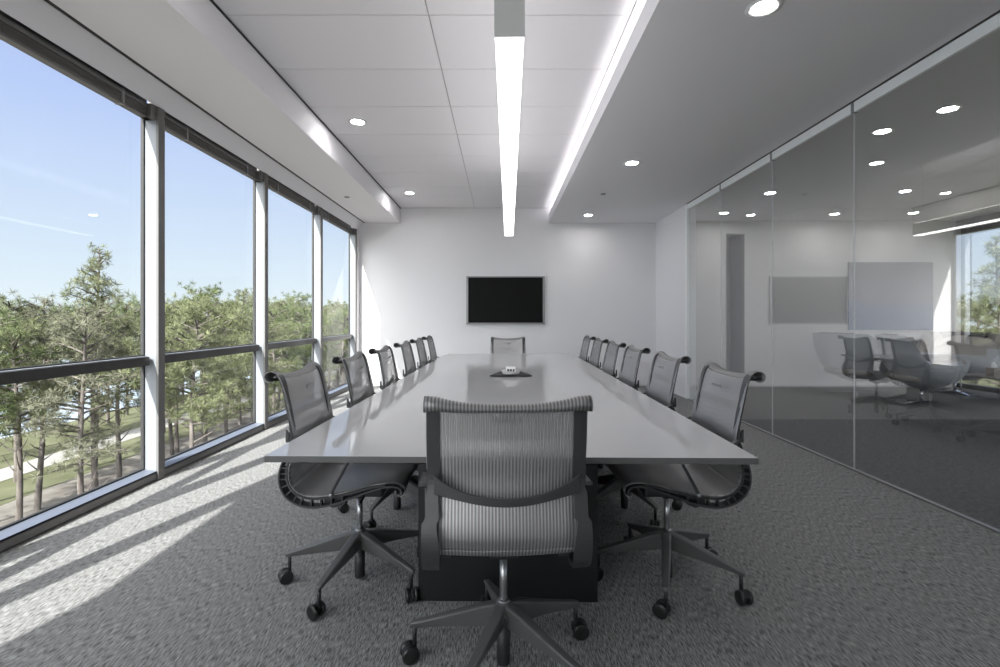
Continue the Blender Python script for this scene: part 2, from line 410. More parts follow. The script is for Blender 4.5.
for x, y, nm in ((3.77, 4.22, 'nearest behind the glass partition'), (3.6, 4.72, 'just beyond the nearest one behind the glass'), (3.79, 7.04, 'beside the last glass joint, behind the partition'),
                 (3.73, 8.37, 'above the dark doorway, behind the glass partition'), (5.6, 6.93, 'above the lounge chairs'), (5.64, 8.45, 'near the lounge wall, left of the painting'),
                 (6.9, 8.37, 'near the lounge wall, above the painting'), (7.4, 6.2, 'over the low lounge table')):
    downlight(x, y, ZS, 'round recessed downlight ' + nm, 'recessed ceiling downlights in the lounge')
def sprinkler(x, y, z, label):
    a = MB(); a.lathe([(.0001, -.012), (.03, -.012), (.038, -.006), (.04, 0), (.0001, 0)], n=20)
    o = a.build('fire_sprinkler', M['bezel']); o.location = (x, y, z); tag(o, label, 'sprinkler', 'ceiling sprinkler caps')
p = at(603, 194, ZS); sprinkler(p.x, p.y, ZS, 'small flush sprinkler cap on the right soffit beside a downlight')
p = at(347, 197, ZS); sprinkler(p.x, p.y, ZS, 'small flush sprinkler cap on the window side soffit')

# linear pendant over the table
AX = lambda y: .031 + .0155 * (y - 1.805)          # table axis, very slightly turned in the room
pd = empty('pendant_light', (AX(2.0), 2.0, 2.36), -math.atan(.0155))
tag(pd, 'long white linear pendant lamp hanging over the conference table', 'lamp')
b = MB(); b.box((-.0615, 0, .006), (.0615, 4.79, .16)); b.build('lamp_housing', M['housing'], pd, bevel=.002)
b = MB(); b.box((-.0575, .002, 0), (.0575, 4.788, .0065)); b.build('diffuser', M['led'], pd)
b = MB(); b.box((-.05, .03, .1605), (.05, 4.76, .164)); b.build('added_uplight', M['uplight_fill'], pd)  # added upward light on the housing, unseen from below
for yy in (.06, 1.6, 3.2, 4.7):
    b = MB(); b.tube([(0, yy, .16), (0, yy, ZC - 2.36 - .012)], .0015, 6)
    b.build('suspension_cable', M['steel'], pd)
    b = MB(); b.lathe([(.0001, ZC - 2.36 - .014), (.035, ZC - 2.36 - .014), (.035, ZC - 2.36), (.0001, ZC - 2.36)], (0, yy, 0), 16)
    b.build('canopy', M['trimw'], pd)

# ------------------------------------------------------------------ screen on the far wall
tv = empty('wall_screen', ((505.5 - VX) * ZW / F, ZW, H + (VY - 300.4) * ZW / F)); tag(tv, 'black flat screen with a slim grey frame on the far wall', 'screen')
hw, hh = .722, .443
b = MB()
b.box((-hw, -.055, -hh), (hw, -.001, -hh + .03)); b.box((-hw, -.055, hh - .022), (hw, -.001, hh))
b.box((-hw, -.055, -hh), (-hw + .035, -.001, hh)); b.box((hw - .035, -.055, -hh), (hw, -.001, hh))
b.build('bezel', M['bezel'], tv, bevel=.002)
b = MB(); b.box((-hw + .033, -.046, -hh + .028), (hw - .033, -.01, hh - .02)); b.build('display', M['screen'], tv)

# ------------------------------------------------------------------ conference table
TT = .74
tb = empty('conference_table', (AX(4.4), 4.4, 0), -math.atan(.0155))
tag(tb, 'long grey glossy conference table in the middle of the room', 'table')
hwT = .893; yA, yB = 1.805 - 4.4, 7.06 - 4.4
poly = [(-hwT, yA), (hwT, yA), (hwT, yB - .55), (hwT - .04, yB), (-hwT + .04, yB), (-hwT, yB - .55)]
b = MB(); b.prism(poly, TT - .024, TT, 0)
top = b.build('tabletop', [M['tabletop'], M['table_edge']], tb, bevel=.002)
for pl in top.data.polygons:
    if abs(pl.normal.z) < .5: pl.material_index = 1
b = MB(); b.box((-.40, 2.19 - 4.4, 0), (.385, 6.5 - 4.4, .60)); b.box((-.33, 2.26 - 4.4, .60), (.32, 6.4 - 4.4, TT - .0245))
b.build('pedestal', M['plinth'], tb)

# ------------------------------------------------------------------ conference phone
ph = empty('conference_phone', (.085, 4.35, TT), 0); tag(ph, 'silver and black three legged conference phone on the table', 'phone')
b = MB(); rings = []
def lobe(a, r0, r1):
    return r0 + (r1 - r0) * max(0, math.cos(1.5 * (a + PI / 2 - PI))) ** 6
prof = [(1.0, .004), (1.0, .010), (.86, .026), (.62, .044), (.40, .052), (.15, .054)]
for f_, z in prof:
    ring = []
    for k in range(72):
        a = 2 * PI * k / 72
        d = max(math.cos(a - t) for t in (PI * 1.0 + .30, -.30, PI / 2))
        rr = .085 + .105 * max(0, (d - .5) / .5) ** 3
        rr = rr if f_ > .9 else .085 * f_ + (rr - .085) * f_ ** 2
        ring.append((rr * math.cos(a), rr * math.sin(a), z))
    rings.append(ring)
b.loft(rings); b.build('phone_body', M['black'], ph)
b = MB(); b.lathe([(.098, .024), (.10, .030), (.092, .042), (.06, .058), (.0001, .062)], n=36); b.build('speaker_dome', mat('phone_silver', (.42, .42, .42), .35, metal=.5), ph)
b = MB(); R_ = Matrix.Rotation(math.radians(38), 3, 'X')
b.obox((0, -.05, .058), (.042, .034, .008), R_); kp = b.build('display_panel', mat('phone_display', (.70, .70, .69), .3), ph, bevel=.003)
b = MB()
for i in range(3):
    for j in range(3):
        b.obox(Vector((0, -.05, .058)) + R_ @ Vector((-.024 + i * .024, -.024 + j * .010, .009)), (.008, .0035, .002), R_)
b.build('keypad', M['grey_frame'], kp)

# ------------------------------------------------------------------ office chair (ribbon-frame mesh task chair), faces +y
SURF = [(-.312,.958),(-.330,.962),(-.340,.978),(-.333,.995),(-.312,1.002),(-.290,.994),(-.272,.972),(-.258,.935),(-.243,.87),(-.227,.80),(-.213,.735),
        (-.213,.68),(-.224,.63),(-.232,.58),(-.224,.535),(-.192,.498),(-.135,.482),(-.05,.488),(.04,.507),(.12,.526),(.19,.535),(.233,.530),(.256,.512),(.258,.488),(.243,.474),(.226,.482)]
OUT = [(-.300,.968),(-.285,.975),(-.274,.962),(-.263,.932),(-.249,.87),(-.234,.80),(-.226,.735),(-.238,.68),(-.257,.63),(-.270,.58),(-.268,.532),(-.246,.486),(-.200,.452),
       (-.135,.436),(-.05,.447),(.04,.476),(.12,.504),(.185,.519),(.226,.515),(.243,.502),(.245,.488),(.236,.480)]
SURF = [(s_, z_ + .05 * max(0, z_ - .62)) for s_, z_ in SURF]; OUT = [(s_, z_ + .05 * max(0, z_ - .62)) for s_, z_ in OUT]
def HW(s, z):                     # half width of the suspension
    if z > .62: return .245 + .004 * math.sin((z - .62) * 8)
    return .256 if s < 0 else .256 - .02 * max(0, s) / .25

def make_chair():
    t = empty('office_chair')
    prof = spline([(0, s, z) for s, z in SURF], 100)
    # fabric: dips between its rolled top corners and hollows across
    def strip(i0, i1, name, mat_, off=.0, x0=-1, x1=1, nx=14):
        rings = []
        for i in range(i0, i1 + 1):
            p = prof[i]; h_ = HW(p.y, p.z)
            tg = (prof[min(i+1, 100)] - prof[max(i-1, 0)]).normalized(); nn = Vector((0, tg.z, -tg.y))   # outward (behind / below)
            up = max(0, min(1, (p.z - .86) / .10)); row = []
            for j in range(nx + 1):
                u = -1 + 2 * j / nx; sag = (1 - u * u)
                q = Vector((u * h_, p.y, p.z))
                q.z -= up * (.023 * (1 - abs(u) ** 3) + .009 * max(0, (abs(u) - .9) / .1) ** 2)                       # dipped top edge
                hollow = .020 * sag if p.y < 0 and p.z > .55 else .012 * sag * (1 if p.z < .6 else 1)
                q += nn * (-hollow * -1 + off) * (0.6 if up else 1)
                row.append(q)
            rings.append(row)
        m_ = MB(); m_.loft(rings, closed=False, caps=False)
        o = m_.build(name, mat_, t)
        so = o.modifiers.new('thickness', 'SOLIDIFY'); so.thickness = .0025; so.offset = 0
        return o
    strip(0, 23, 'top_roll', M['mesh_roll'])
    strip(23, 57, 'backrest', M['mesh'])
    strip(57, 100, 'seat', M['mesh'])
    outp = spline([(0, s, z) for s, z in OUT], 84)
    for sx in (-1, 1):
        # broad ribbon rail
        rings = []
        for i, p in enumerate(outp):
            tg = (outp[min(i+1, 84)] - outp[max(i-1, 0)]).normalized(); nn = Vector((0, tg.z, -tg.y))
            h_ = HW(p.y, p.z) - (.003 if p.z > .70 else -.004)
            wd = .040 + .016 * math.exp(-((p.z - .52) / .09) ** 2) if p.y < -.1 else .034
            th = .006
            a, c = Vector((sx * (h_ - wd), 0, 0)), Vector((sx * h_, 0, 0))
            rings.append([p + a - nn * th, p + c - nn * th * .6, p + c + nn * th * .6, p + a + nn * th])
        m_ = MB(); m_.loft(rings, smooth=False)
        fr = m_.build('side_frame', M['grey_frame'], t, bevel=.0025)
        # inner black spine rail under the fabric, with the ribs between
        rings = []
        for i in range(38, 80):
            p = prof[i]; tg = (prof[i+1] - prof[i-1]).normalized(); nn = Vector((0, tg.z, -tg.y)); q = p + nn * .009
            h_ = HW(p.y, p.z)
            a, c = Vector((sx * (h_ - .026), 0, 0)), Vector((sx * h_, 0, 0))
            rings.append([q + a - nn*.004, q + c - nn*.004, q + c + nn*.004, q + a + nn*.004])
        m_ = MB(); m_.loft(rings, smooth=False)
        for k in range(13):
            i = 46 + int(k * 2.05); p = prof[i]; tg = (prof[i+1] - prof[i-1]).normalized(); nn = Vector((0, tg.z, -tg.y))
            q = min(outp, key=lambda r: (r - (p + nn * .04)).length)
            d = (q - p); L_ = d.length
            if L_ < .012: continue
            d.normalize(); side = Vector((1,0,0)).cross(d)
            h_ = HW(p.y, p.z); cx = sx * (h_ - .012)
            Mx = Matrix((Vector((1,0,0)), side, d)).transposed()
            m_.obox((p + q) / 2 + Vector((cx, 0, 0)), (.011, .0032, L_ / 2), Mx)
        m_.build('spine_rib', M['rail'], fr)
        # ribbon arm
        ap = spline([(sx*.258, -.218, .722), (sx*.268, -.17, .703), (sx*.272, -.08, .694), (sx*.272, .0, .690), (sx*.272, .034, .672), (sx*.270, .028, .638), (sx*.266, .0, .585), (sx*.262, -.03, .53), (sx*.26, -.052, .487)], 26)
        rings = []
        for i, p in enumerate(ap):
            tg = (ap[min(i+1, 26)] - ap[max(i-1, 0)]).normalized(); nn = Vector((0, tg.z, -tg.y))
            wd = .013
            a = Vector((wd, 0, 0)); rings.append([p - a - nn*.005, p + a - nn*.005, p + a + nn*.005, p - a + nn*.005])
        m_ = MB(); m_.loft(rings, smooth=False); am = m_.build('armrest', M['grey_frame'], t, bevel=.002)
        m_ = MB(); m_.lathe([(.0001, -.012), (.008, -.012), (.008, .012), (.0001, .012)], (sx*.262, -.047, .494), 12, M=Matrix.Rotation(PI/2, 3, 'Y'))
        m_.build('arm_bolt', M['steel'], am)
    # lumbar cross brace, hanging like a smile behind the mesh
    rings = []
    for i in range(25):
        u = -1 + i / 12; hgt = .013 + .016 * u ** 4
        c = Vector((u * .222, -.252 - .020 * (1 - u * u), .682 + .05 * u * u))
        rings.append([c + Vector((0, -.006, -hgt)), c + Vector((0, .006, -hgt * .9)), c + Vector((0, .006, hgt * .9)), c + Vector((0, -.006, hgt))])
    m_ = MB(); m_.loft(rings, smooth=False); m_.build('back_brace', M['grey_frame'], t, bevel=.003)
    # under-seat beam and mechanism
    m_ = MB(); rings = []
    for i in range(17):
        u = -1 + i / 8; c = Vector((u * .225, -.05 + .03 * (1 - u * u), .440 + .012 * (1 - u*u)))
        rings.append([c + Vector((0, .022*math.cos(a), .016*math.sin(a))) for a in [2*PI*k/10 for k in range(10)]])
    m_.loft(rings)
    for sx in (-1, 1): m_.box((sx*.205 - .02, -.09, .432), (sx*.205 + .02, -.02, .476))
    m_.build('seat_beam', M['rail'], t)
    m_ = MB(); m_.box((-.05, -.06, .405), (.05, .12, .455)); m_.box((-.03, -.03, .39), (.03, .03, .41))
    m_.build('tilt_mechanism', M['black'], t, bevel=.01)
    m_ = MB(); m_.tube([(.045, .03, .43), (.12, .05, .428), (.20, .055, .43)], .005, 8); m_.build('height_lever', M['black'], t)
    # label plate near the top edge of the back
    m_ = MB(); m_.obox((0, -.235, .925), (.045, .0015, .008), Matrix.Rotation(-.16, 3, 'X')); lp = m_.build('label_tab', M['bezel'], t)
    # column
    m_ = MB(); m_.lathe([(.0001, .23), (.0135, .23), (.0135, .39), (.0001, .39)], n=20)
    m_.lathe([(.0001, .215), (.022, .215), (.024, .232), (.018, .242), (.0001, .242)], n=20); m_.build('gas_column', M['steel'], t)
    m_ = MB(); m_.lathe([(.0001, .012), (.022, .012), (.024, .02), (.024, .20), (.0001, .20)], n=20); m_.build('column_sleeve', M['black'], t)
    # five star base
    bs = MB(); bs.lathe([(.0001, .185), (.030, .185), (.036, .20), (.034, .225), (.024, .236), (.0001, .236)], n=24)
    base = bs.build('base', M['base_metal'], t)
    for k in range(5):
        a = BASE_A + 2 * PI * k / 5; d = Vector((math.cos(a), math.sin(a), 0)); n_ = Vector((-d.y, d.x, 0))
        rings = []
        for f_, zt, hgt, wd in ((.02, .232, .085, .021), (.08, .218, .078, .021), (.18, .186, .052, .019), (.27, .158, .034, .017), (.330, .141, .026, .015), (.342, .134, .018, .010)):
            c = d * f_; top_ = Vector((0, 0, zt)); bot = Vector((0, 0, zt - hgt))
            rings.append([c + n_*wd + top_ - Vector((0,0,.004)), c + n_*wd*.6 + top_, c - n_*wd*.6 + top_, c - n_*wd + top_ - Vector((0,0,.004)), c - n_*wd*.35 + bot, c + n_*wd*.35 + bot])
        m_ = MB(); m_.loft(rings, smooth=False); m_.build('base_arm', M['base_metal'], base, bevel=.002)
        ca = CAST[k]; cd = Vector((math.cos(ca), math.sin(ca), 0)); cn = Vector((-cd.y, cd.x, 0))
        st = d * .325; hub = st + cd * .018 + Vector((0, 0, .031))
        m_ = MB(); m_.lathe([(.0001, .05), (.0085, .05), (.0085, .135), (.0001, .135)], st, 12)
        Mx = Matrix((cd, Vector((0,0,1)), cn)).transposed()
        arc = []
        for ww in (-.007, .007):
            arc.append([hub + cd * (.027*math.cos(q)) + Vector((0,0,.027*math.sin(q))) + cn*ww for q in [PI*.05 + PI*.9*j/10 for j in range(11)]])
        m_.loft([arc[0], arc[1]], caps=False)
        m_.obox(hub + Vector((0,0,.012)), (.012, .012, .006), Mx)
        cs = m_.build('caster', M['black'], t)
        for sgn in (-1, 1):
            wv = MB(); wv.lathe([(.0001, -.009), (.024, -.009), (.031, -.006), (.031, .006), (.024, .009), (.008, .010), (.0001, .010)], hub + cn * (.019 * sgn), 20, M=Mx @ Matrix.Diagonal((1, 1, sgn)))
            wv.build('wheel', M['rubber'], cs)
    return t
BASE_A = math.radians(62)
CAST = [0.6, 2.0, 4.1, 3.0, 5.4]
proto = make_chair()
rnd_c = random.Random(3)
def set_chair(o, x, y, rz, label, group, base=None):
    if base is None: base = rnd_c.uniform(0, 72)
    for ch in o.children:                        # the star base stands turned in the world, whatever way the seat faces
        if ch.name.split('.')[0] in ('base', 'caster'): ch.rotation_euler = (0, 0, math.radians(base) - BASE_A - rz)
    o.location = (x, y, 0); o.rotation_euler = (0, 0, rz); tag(o, label, 'chair', group)
set_chair(proto, .009, 1.784, math.radians(2.2), 'grey mesh swivel chair at the near head of the table, seen from behind', None, 30)
far_ch = copy_tree(proto); far_ch.scale = (1, 1, .965); set_chair(far_ch, .10, 6.86, PI, 'grey mesh swivel chair at the far head of the table, below the screen', None)
ORD = ['nearest the camera', 'second from the camera', 'third from the camera', 'fourth from the camera', 'fifth from the camera', 'farthest from the camera']
for k, z_ in enumerate([2.38, 3.23, 4.05, 4.93, 5.74, 6.56]):
    c = copy_tree(proto); set_chair(c, -.672 + .002 * (z_ - 2.42), z_, -PI/2, 'grey mesh swivel chair in the window side row, ' + ORD[k], 'swivel chairs along the window side of the table', 40 if k == 0 else None)
for k, z_ in enumerate([2.38, 3.25, 4.11, 4.90, 5.72, 6.53]):
    c = copy_tree(proto); set_chair(c, .790 + .0155 * (z_ - 2.42), z_, PI/2, 'grey mesh swivel chair in the glass partition side row, ' + ORD[k], 'swivel chairs along the glass side of the table', 35 if k == 0 else None)

# ------------------------------------------------------------------ lounge behind the glass
LX = 8.24; LZ = 9.05
b = MB(); b.box((XR, 6.15, -.12), (LX, LZ + 3, 0)); struct(b.build('floor_lounge', M['lounge_floor']))
b = MB(); b.box((XR, Y0, -.12), (LX, 6.15, 0)); struct(b.build('floor_corridor', M['lounge_dark']))
b = MB()
b.box((XR + .1, LZ, 0), (4.07, LZ + .12, ZS)); b.box((4.41, LZ, 0), (LX, LZ + .12, ZS)); b.box((4.07, LZ, 2.78), (4.41, LZ + .12, ZS))
struct(b.build('wall_lounge', M['lounge_wall']))
b = MB(); b.box((LX, Y0, 0), (LX + .12, LZ + .12, .08)); b.box((LX, Y0, 2.76), (LX + .12, LZ + .12, 3.3)); b.box((LX-.02, Y0, .884), (LX + .05, LZ, .95))
for k in range(1, 8): b.box((LX + .0, LZ - .06 - 1.73 * k, 0), (LX + .10, LZ - 1.73 * k, 2.8))
wl_ = struct(b.build('wall_far_right', M['frame_face']))
b = MB(); b.box((LX + .05, Y0, .08), (LX + .06, LZ, 2.78)); b.build('lounge_pane', M['glass_win'], wl_)
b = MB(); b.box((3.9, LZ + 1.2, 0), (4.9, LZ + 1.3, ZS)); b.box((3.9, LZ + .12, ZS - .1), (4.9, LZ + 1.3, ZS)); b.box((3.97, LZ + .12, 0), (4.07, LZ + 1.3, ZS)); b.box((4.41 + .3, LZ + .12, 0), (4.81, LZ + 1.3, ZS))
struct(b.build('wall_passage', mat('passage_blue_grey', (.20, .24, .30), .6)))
b = MB(); b.box((4.07, LZ - .01, 0), (4.085, LZ + .1, 2.78)); b.box((4.395, LZ - .01, 0), (4.41, LZ + .1, 2.78)); b.box((4.07, LZ - .01, 2.765), (4.41, LZ + .1, 2.78))
struct(b.build('door_1', M['bezel']))

# painting
pt = empty('abstract_painting', (7.03, LZ - .001, 1.645)); tag(pt, 'large soft blue and grey abstract canvas on the lounge wall', 'painting')
pm = mat('painted_canvas', (.4, .45, .55), .8)
t_ = pm.node_tree; n = t_.nodes
c_ = n.new('ShaderNodeTexCoord'); s_ = n.new('ShaderNodeSeparateXYZ'); nz = n.new('ShaderNodeTexNoise'); nz.inputs['Scale'].default_value = 2.5; nz.inputs['Detail'].default_value = 8
ad = n.new('ShaderNodeMath'); ad.operation = 'MULTIPLY_ADD'; ad.inputs[1].default_value = .35
mr = n.new('ShaderNodeMapRange'); mr.inputs[1].default_value = -.5; mr.inputs[2].default_value = .75
r_ = n.new('ShaderNodeValToRGB'); el = r_.color_ramp.elements
el[0].position = .05; el[0].color = (.15, .20, .30, 1); el[1].position = .95; el[1].color = (.27, .27, .275, 1)
q_ = el.new(.38); q_.color = (.24, .27, .35, 1); q_ = el.new(.55); q_.color = (.33, .31, .33, 1); q_ = el.new(.72); q_.color = (.31, .31, .33, 1)
t_.links.new(c_.outputs['Object'], s_.inputs[0]); t_.links.new(c_.outputs['Object'], nz.inputs[0])
t_.links.new(nz.outputs['Fac'], ad.inputs[0]); t_.links.new(s_.outputs['Z'], ad.inputs[2]); t_.links.new(ad.outputs[0], mr.inputs[0])
t_.links.new(mr.outputs[0], r_.inputs[0]); t_.links.new(r_.outputs[0], n['Principled BSDF'].inputs['Base Color'])
b = MB(); b.box((-.755, -.04, -.61), (.755, 0, .61)); b.build('canvas', pm, pt)

# lounge swivel shells
M['leather'] = mat('grey_leather', (.42, .44, .465), .42)
M['leather_in'] = mat('taupe_lining', (.34, .32, .30), .6)
def make_lounge():
    t = empty('lounge_chair')
    def rim(a):                     # a measured from the front (+y)
        c = (1 - math.cos(a)) / 2
        ss = lambda lo, hi: (lambda q: q*q*(3 - 2*q))(max(0, min(1, (math.degrees(a) - lo) / (hi - lo))))
        return .64 - .12 * ss(25, 75) + .48 * ss(86, 130)
    def shell(scale, name, m_, zoff):
        rings = []
        N = 56
        for i in range(13):
            u = i / 12; ring = []
            for k in range(N):
                a = 2 * PI * k / N; aa = a if a <= PI else 2*PI - a
                zt = rim(aa); zb = .215
                z = zb + (zt - zb) * u ** 1.25
                rr = (.06 + .50 * math.sin(min(1, u * 1.05) * PI / 2) ** .75) * scale
                sx_, sy_ = 1.08, .92
                back = max(0, -math.cos(a))
                rr *= 1 + .06 * back * u
                ring.append((rr * sx_ * math.sin(a), rr * sy_ * math.cos(a), z + zoff * (1 - u)))
            rings.append(ring)
        q = MB(); q.loft(rings, caps=True); return q.build(name, m_, t)
    shell(1.0, 'shell', M['leather'], 0)
    shell(.93, 'lining', M['leather_in'], .16)
    q = MB(); q.lathe([(.0001, .33), (.36, .33), (.42, .37), (.42, .41), (.36, .445), (.0001, .45)], n=32); q.build('seat_cushion', M['leather_in'], t)
    rings = []
    for i in range(15):
        a = PI + (-1 + i / 7) * .62
        rr = .50; c = Vector((rr*1.08*math.sin(a), rr*.95*math.cos(a), 0)); dn = c.normalized()
        rings.append([c + dn*.035 + Vector((0,0,1.0)), c - dn*.05 + Vector((0,0,1.015)), c - dn*.075 + Vector((0,0,.84)), c - dn*.04 + Vector((0,0,.83)), c - dn*.01 + Vector((0,0,.97))])
    q = MB(); q.loft(rings); q.build('mirrored_roll', M['black'], t, bevel=.01)  # black band standing for the mirrored top rolls of the conference chairs
    q = MB(); q.lathe([(.0001, .02), (.022, .02), (.022, .23), (.0001, .23)], n=16); q.build('stem', M['chrome'], t)
    q = MB()
    for k in range(4):
        a = PI/4 + PI/2*k; d = Vector((math.cos(a), math.sin(a), 0)); n_ = Vector((-d.y, d.x, 0))
        q.loft([[d*f_ + n_*w_ + Vector((0,0,z_)), d*f_ - n_*w_ + Vector((0,0,z_)), d*f_ - n_*w_ + Vector((0,0,z_-.012)), d*f_ + n_*w_ + Vector((0,0,z_-.012))] for f_, w_, z_ in ((0, .028, .045), (.2, .022, .032), (.37, .016, .0125))], smooth=False)
    q.build('star_base', M['chrome'], t)
    return t
lc = make_lounge(); lc.location = (6.17, 7.34, 0); lc.rotation_euler = (0, 0, math.radians(-115)); tag(lc, 'grey leather swivel lounge chair with chrome star base, front one seen whole behind the glass', 'lounge chair', 'swivel lounge chairs in the lounge')
c = copy_tree(lc); c.location = (5.80, 8.20, 0); c.rotation_euler = (0, 0, math.radians(-75)); c['label'] = 'grey leather swivel lounge chair half hidden behind the front one, below the painting'
c = copy_tree(lc); c.location = (7.58, 8.35, 0); c.rotation_euler = (0, 0, math.radians(120)); c['label'] = 'grey leather swivel lounge chair behind the low table at the right frame edge'
lt = empty('low_table', (7.62, 7.35, 0)); tag(lt, 'low grey lounge table with slim chrome frame at the right frame edge', 'table')
b = MB(); b.box((-.62, -.35, .37), (.62, .35, .395)); b.build('table_top', mat('lounge_table_top', (.30, .29, .28), .7, spec=.2), lt, bevel=.004)
for sx in (-1, 1):
    for sy in (-1, 1):
        b = MB(); b.box((sx*.57 - .008, sy*.31 - .008, 0), (sx*.57 + .008, sy*.31 + .008, .37)); b.build('leg', M['chrome'], lt)
b = MB(); b.box((-.57, -.32, .01), (.57, -.304, .022)); b.box((-.57, .304, .01), (.57, .32, .022)); b.build('floor_rail', M['chrome'], lt)
tx = empty('tissue_box', (7.2, 7.30, .395)); tag(tx, 'square tan tissue box with a white tissue peak on the low table', 'tissue box')
b = MB(); b.box((-.065, -.065, 0), (.065, .065, .13)); b.build('box_body', mat('tissue_card', (.34, .31, .28), .7), tx, bevel=.003)
b = MB(); b.loft([[(.04*math.cos(a)*s_ + dx, .02*math.sin(a)*s_, z) for a in [2*PI*k/9 for k in range(9)]] for s_, z, dx in ((1, .13, 0), (1.1, .16, .004), (.6, .19, -.006), (.1, .215, .004))]); b.build('tissue', M['wall'], tx)

# ------------------------------------------------------------------ outdoors
GZ = -6.8
def ground_mat(name, c1, c2, sc, lo=.35, hi=.65): return noise_mix(mat(name, c1, .95, spec=.1), c1, c2, (sc, sc, sc), 1, 6, lo=lo, hi=hi)
b = MB(); b.box((-21.5, -30, GZ - .5), (-3.6, 140, GZ)); struct(tag(b.build('ground_mulch', ground_mat('pine_straw', (.12, .11, .10), (.21, .195, .175), .8)), kind='structure'))
b = MB(); b.box((-24.6, -30, GZ - .5), (-21.5, 140, GZ + .01)); b.box((-33.5, -30, GZ - .5), (-26.6, 140, GZ + .01))
struct(b.build('ground_lawn', ground_mat('lawn', (.085, .09, .05), (.14, .145, .09), .5)))
b = MB(); b.box((-26.6, -30, GZ - .5), (-24.6, 140, GZ + .03)); struct(b.build('ground_path', mat('pale_path', (.27, .265, .25), .9)))
wm = mat('lake', (.34, .40, .46), .25, spec=.5)
b = MB(); b.box((-260, -60, GZ - .6), (-33.5, 260, GZ - .15)); lk = b.build('lake_water', wm); tag(lk, 'pale blue lake beyond the pine trees', 'lake', kind='stuff')
b = MB(); b.box((-900, -200, GZ - .7), (-260, 1200, GZ)); b.box((-260, 260, GZ - .7), (30, 1200, GZ)); b.box((-33.5, 140, GZ - .7), (30, 260, GZ - .01))
struct(b.build('ground_far_shore', ground_mat('far_shore_ground', (.12, .13, .09), (.17, .18, .12), .05)))

bark = noise_mix(mat('pine_bark', (.2, .17, .15), .95, spec=.1), (.07, .06, .055), (.18, .16, .145), (6, 6, 1.5), 1, 6, bump=.4)
def needle_mat(name, a, b_):
    m = mat(name, a, .75, spec=.2)
    noise_mix(m, a, b_, (1.6, 1.6, 1.6), 1, 3, lo=.3, hi=.7)
    return m
nd = [needle_mat('pine_needles_olive', (.075, .088, .04), (.20, .215, .12)),
      needle_mat('pine_needles_green', (.055, .075, .03), (.155, .185, .085)),
      needle_mat('pine_needles_dusty', (.10, .105, .07), (.21, .21, .15))]
def make_pine(seed, h, crown0, spread, shape, nmat, nb, tuft=.25, dens=1.7):
    rnd = random.Random(seed)
    t = empty('pine_tree')
    tk = MB(); lean = (rnd.uniform(-.25, .25), rnd.uniform(-.25, .25))
    def trunk(f): return Vector((lean[0]*f + .1*math.sin(f*5+seed), lean[1]*f + .1*math.cos(f*4+seed) - .1, h*f))
    tk.tube([trunk(i/10) for i in range(11)], [.105*(1 - .86*(i/10)) + .01 for i in range(11)], 8)
    fo_v = []; fo_f = []
    def add_tuft(c, r, n):
        for _ in range(n):
            d = Vector((rnd.gauss(0, 1), rnd.gauss(0, 1), rnd.gauss(.25, 1))).normalized()
            s_ = d.cross(Vector((rnd.uniform(-1,1), rnd.uniform(-1,1), rnd.uniform(-1,1)))).normalized() * (.013 * r / .3)
            L_ = r * rnd.uniform(.55, 1.1); k = len(fo_v)
            o0 = c + d * L_ * .06
            fo_v.extend([o0 - s_*.5, o0 + s_*.5, c + d*L_*.7 + s_, c + d * L_]); fo_f.append((k, k+1, k+2, k+3))
    for i in range(nb):
        f = crown0 + (1 - crown0) * (i + rnd.random()) / nb
        f = min(f, .985)
        base = trunk(f); q = (f - crown0) / (1 - crown0)
        if shape == 'cone': L_ = spread * (1.05 - q) * rnd.uniform(.75, 1.1)
        else: L_ = spread * math.sqrt(max(.06, 1 - (2*q - .85) ** 2 * .8)) * rnd.uniform(.6, 1.1)
        a = rnd.uniform(0, 2*PI); up = rnd.uniform(.1, .45) + .5*q
        pts = []
        for j in range(5):
            g_ = j / 4; pts.append(base + Vector((math.cos(a)*L_*g_, math.sin(a)*L_*g_, L_*(up*g_ - .15*g_*g_)*.8)))
        tk.tube(pts, [.035*(1 - .8*j/4) + .006 for j in range(5)], 5)
        nt_ = max(2, int(L_ * 7 * dens))
        for j in range(nt_):
            g_ = .35 + .68 * (j + rnd.random()) / nt_; g_ = min(g_, 1.0)
            c = base + Vector((math.cos(a)*L_*g_, math.sin(a)*L_*g_, L_*(up*g_ - .15*g_*g_)*.8))
            c += Vector((rnd.gauss(0, .17), rnd.gauss(0, .17), rnd.gauss(.03, .13)))
            add_tuft(c, tuft * rnd.uniform(.6, 1.1), 34)
    add_tuft(trunk(.995), tuft, 20); add_tuft(trunk(.97), tuft, 20)
    # some bare dead limbs below the crown
    for i in range(5):
        f = rnd.uniform(crown0 * .45, crown0); a = rnd.uniform(0, 2*PI); L_ = rnd.uniform(.5, 1.4); bs = trunk(f)
        tk.tube([bs, bs + Vector((math.cos(a)*L_*.6, math.sin(a)*L_*.6, L_*.35)), bs + Vector((math.cos(a)*L_, math.sin(a)*L_, L_*.75))], [.03, .02, .006], 5)
    tk.build('trunk', bark, t)
    f_ = MB(); f_.add(fo_v, fo_f); fo = f_.build('foliage', nmat, t)
    return t
protos = [make_pine(1, 8.2, .42, 1.7, 'round', nd[0], 40), make_pine(2, 8.0, .50, 1.9, 'round', nd[1], 38),
          make_pine(3, 8.4, .38, 1.6, 'round', nd[2], 40), make_pine(4, 8.1, .48, 2.0, 'round', nd[0], 42)]
tall = make_pine(9, 10.8, .40, 2.35, 'cone', nd[0], 58, tuft=.27, dens=1.7)
def put(o, px, Z, ytop, h0, label, group, rz):
    X = (px - VX) * Z / F; ht = H + (VY - ytop) * Z / F - GZ; s_ = ht / h0
    o.location = (X, Z, GZ - .02); o.scale = (s_, s_, s_); o.rotation_euler = (0, 0, rz); tag(o, label, 'tree', group)
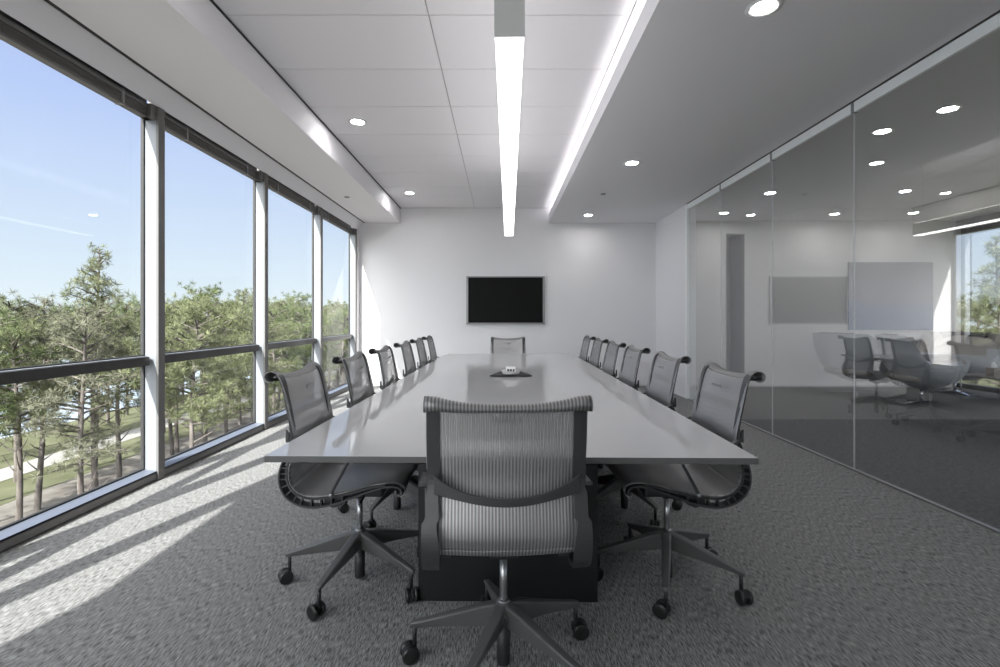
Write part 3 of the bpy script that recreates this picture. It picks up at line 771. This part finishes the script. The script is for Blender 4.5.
h0s = [8.2, 8.0, 8.4, 8.1]
put(tall, 97, 19.5, 249, 10.8, 'tallest pine with a pointed crown rising above the others in the near window', None, .6)
rnd = random.Random(77)
spots = [(43, 21.0, 300, 2, 'pine with thick trunk and low bare limbs, lower left of the near window'),
         (16, 19.0, 303, 0, 'olive green pine at the left frame edge, its crown rising beside the near window'),
         (200, 34.0, 290, 1, 'dense round topped green pine in the middle of the second window'),
         (241, 38.0, 292, 0, 'round topped pine against the far mullion of the second window'),
         (290, 44.0, 297, 1, 'single full pine filling the third window')]
used = set()
for px, Z, yt, k, lab in spots:
    o = protos[k] if k not in used else copy_tree(protos[k]); used.add(k)
    put(o, px, Z, yt, h0s[k], lab, None, rnd.uniform(0, 6))
k = 3; cand = []
pts_ = [((s[0]-VX)*s[1]/F, s[1]) for s in spots] + [((97-VX)*19.5/F, 19.5)]
tries = 0
while len(cand) < 64 and tries < 4000:
    tries += 1
    X = rnd.uniform(-31, -11); Z = rnd.uniform(15, 80)
    px = VX + F * X / Z
    if px < -120 or px > 345 or X > -13 and px < 150: continue
    if any((X-a)**2 + (Z-c)**2 < 2.9**2 for a, c in pts_): continue
    if -27 < X < -24.2: continue
    pts_.append((X, Z)); cand.append((X, Z, px))
for X, Z, px in cand:
    kk = rnd.randrange(4)
    if kk not in used: o = protos[kk]; used.add(kk)
    else: o = copy_tree(protos[kk])
    yt = 306 + rnd.uniform(-4, 7) + (4 if px < 90 else 0)
    ht_top = H + (VY - yt) * Z / F; ht_top = min(ht_top, 2.4)
    yt = VY - (ht_top - H) * F / Z
    bay = 'near' if px < 150 else 'second' if px < 258 else 'third' if px < 315 else 'last'
    put(o, px, Z, yt, h0s[kk], 'slender bare trunked pine in the stand outside the %s window' % bay, 'pines outside the %s window' % bay, rnd.uniform(0, 6))
b = MB(); b.box((LX + .3, -60, GZ - .5), (400, 400, GZ)); struct(b.build('ground_right', bpy.data.materials['lawn']))
for px, Z, yt, lab in ((998, 21.0, 238, 'tall pine seen through the lounge window at the right edge'), (972, 27.0, 300, 'shorter pine seen through the lounge window, left of the tall one')):
    o = copy_tree(tall if px == 998 else protos[0]); put(o, px, Z, yt, 10.8 if px == 998 else 8.2, lab, None, 2.0)
# far shore trees: an uncountable dark band
fv = MB(); rnd = random.Random(5)
for i in range(420):
    X = rnd.uniform(-300, -262) if i < 260 else rnd.uniform(-250, -5); Z = rnd.uniform(30, 420) if i < 260 else rnd.uniform(262, 300)
    r = rnd.uniform(3.0, 5.5); hh_ = rnd.uniform(6, 9.5); rings = []
    for j in range(6):
        u = j / 5; rr = r * math.sqrt(max(.02, 1 - (1.6*u - .5) ** 2)) if j < 5 else .3
        rings.append([(X + rr*(1+.25*rnd.uniform(-1,1))*math.cos(2*PI*q/8), Z + rr*(1+.25*rnd.uniform(-1,1))*math.sin(2*PI*q/8), GZ + hh_*u) for q in range(8)])
    fv.loft(rings, smooth=False)
fs = fv.build('far_woodland', mat('far_woodland_green', (.09, .11, .10), .95)); tag(fs, 'low hazy woodland on the far shore of the lake', 'trees', kind='stuff')
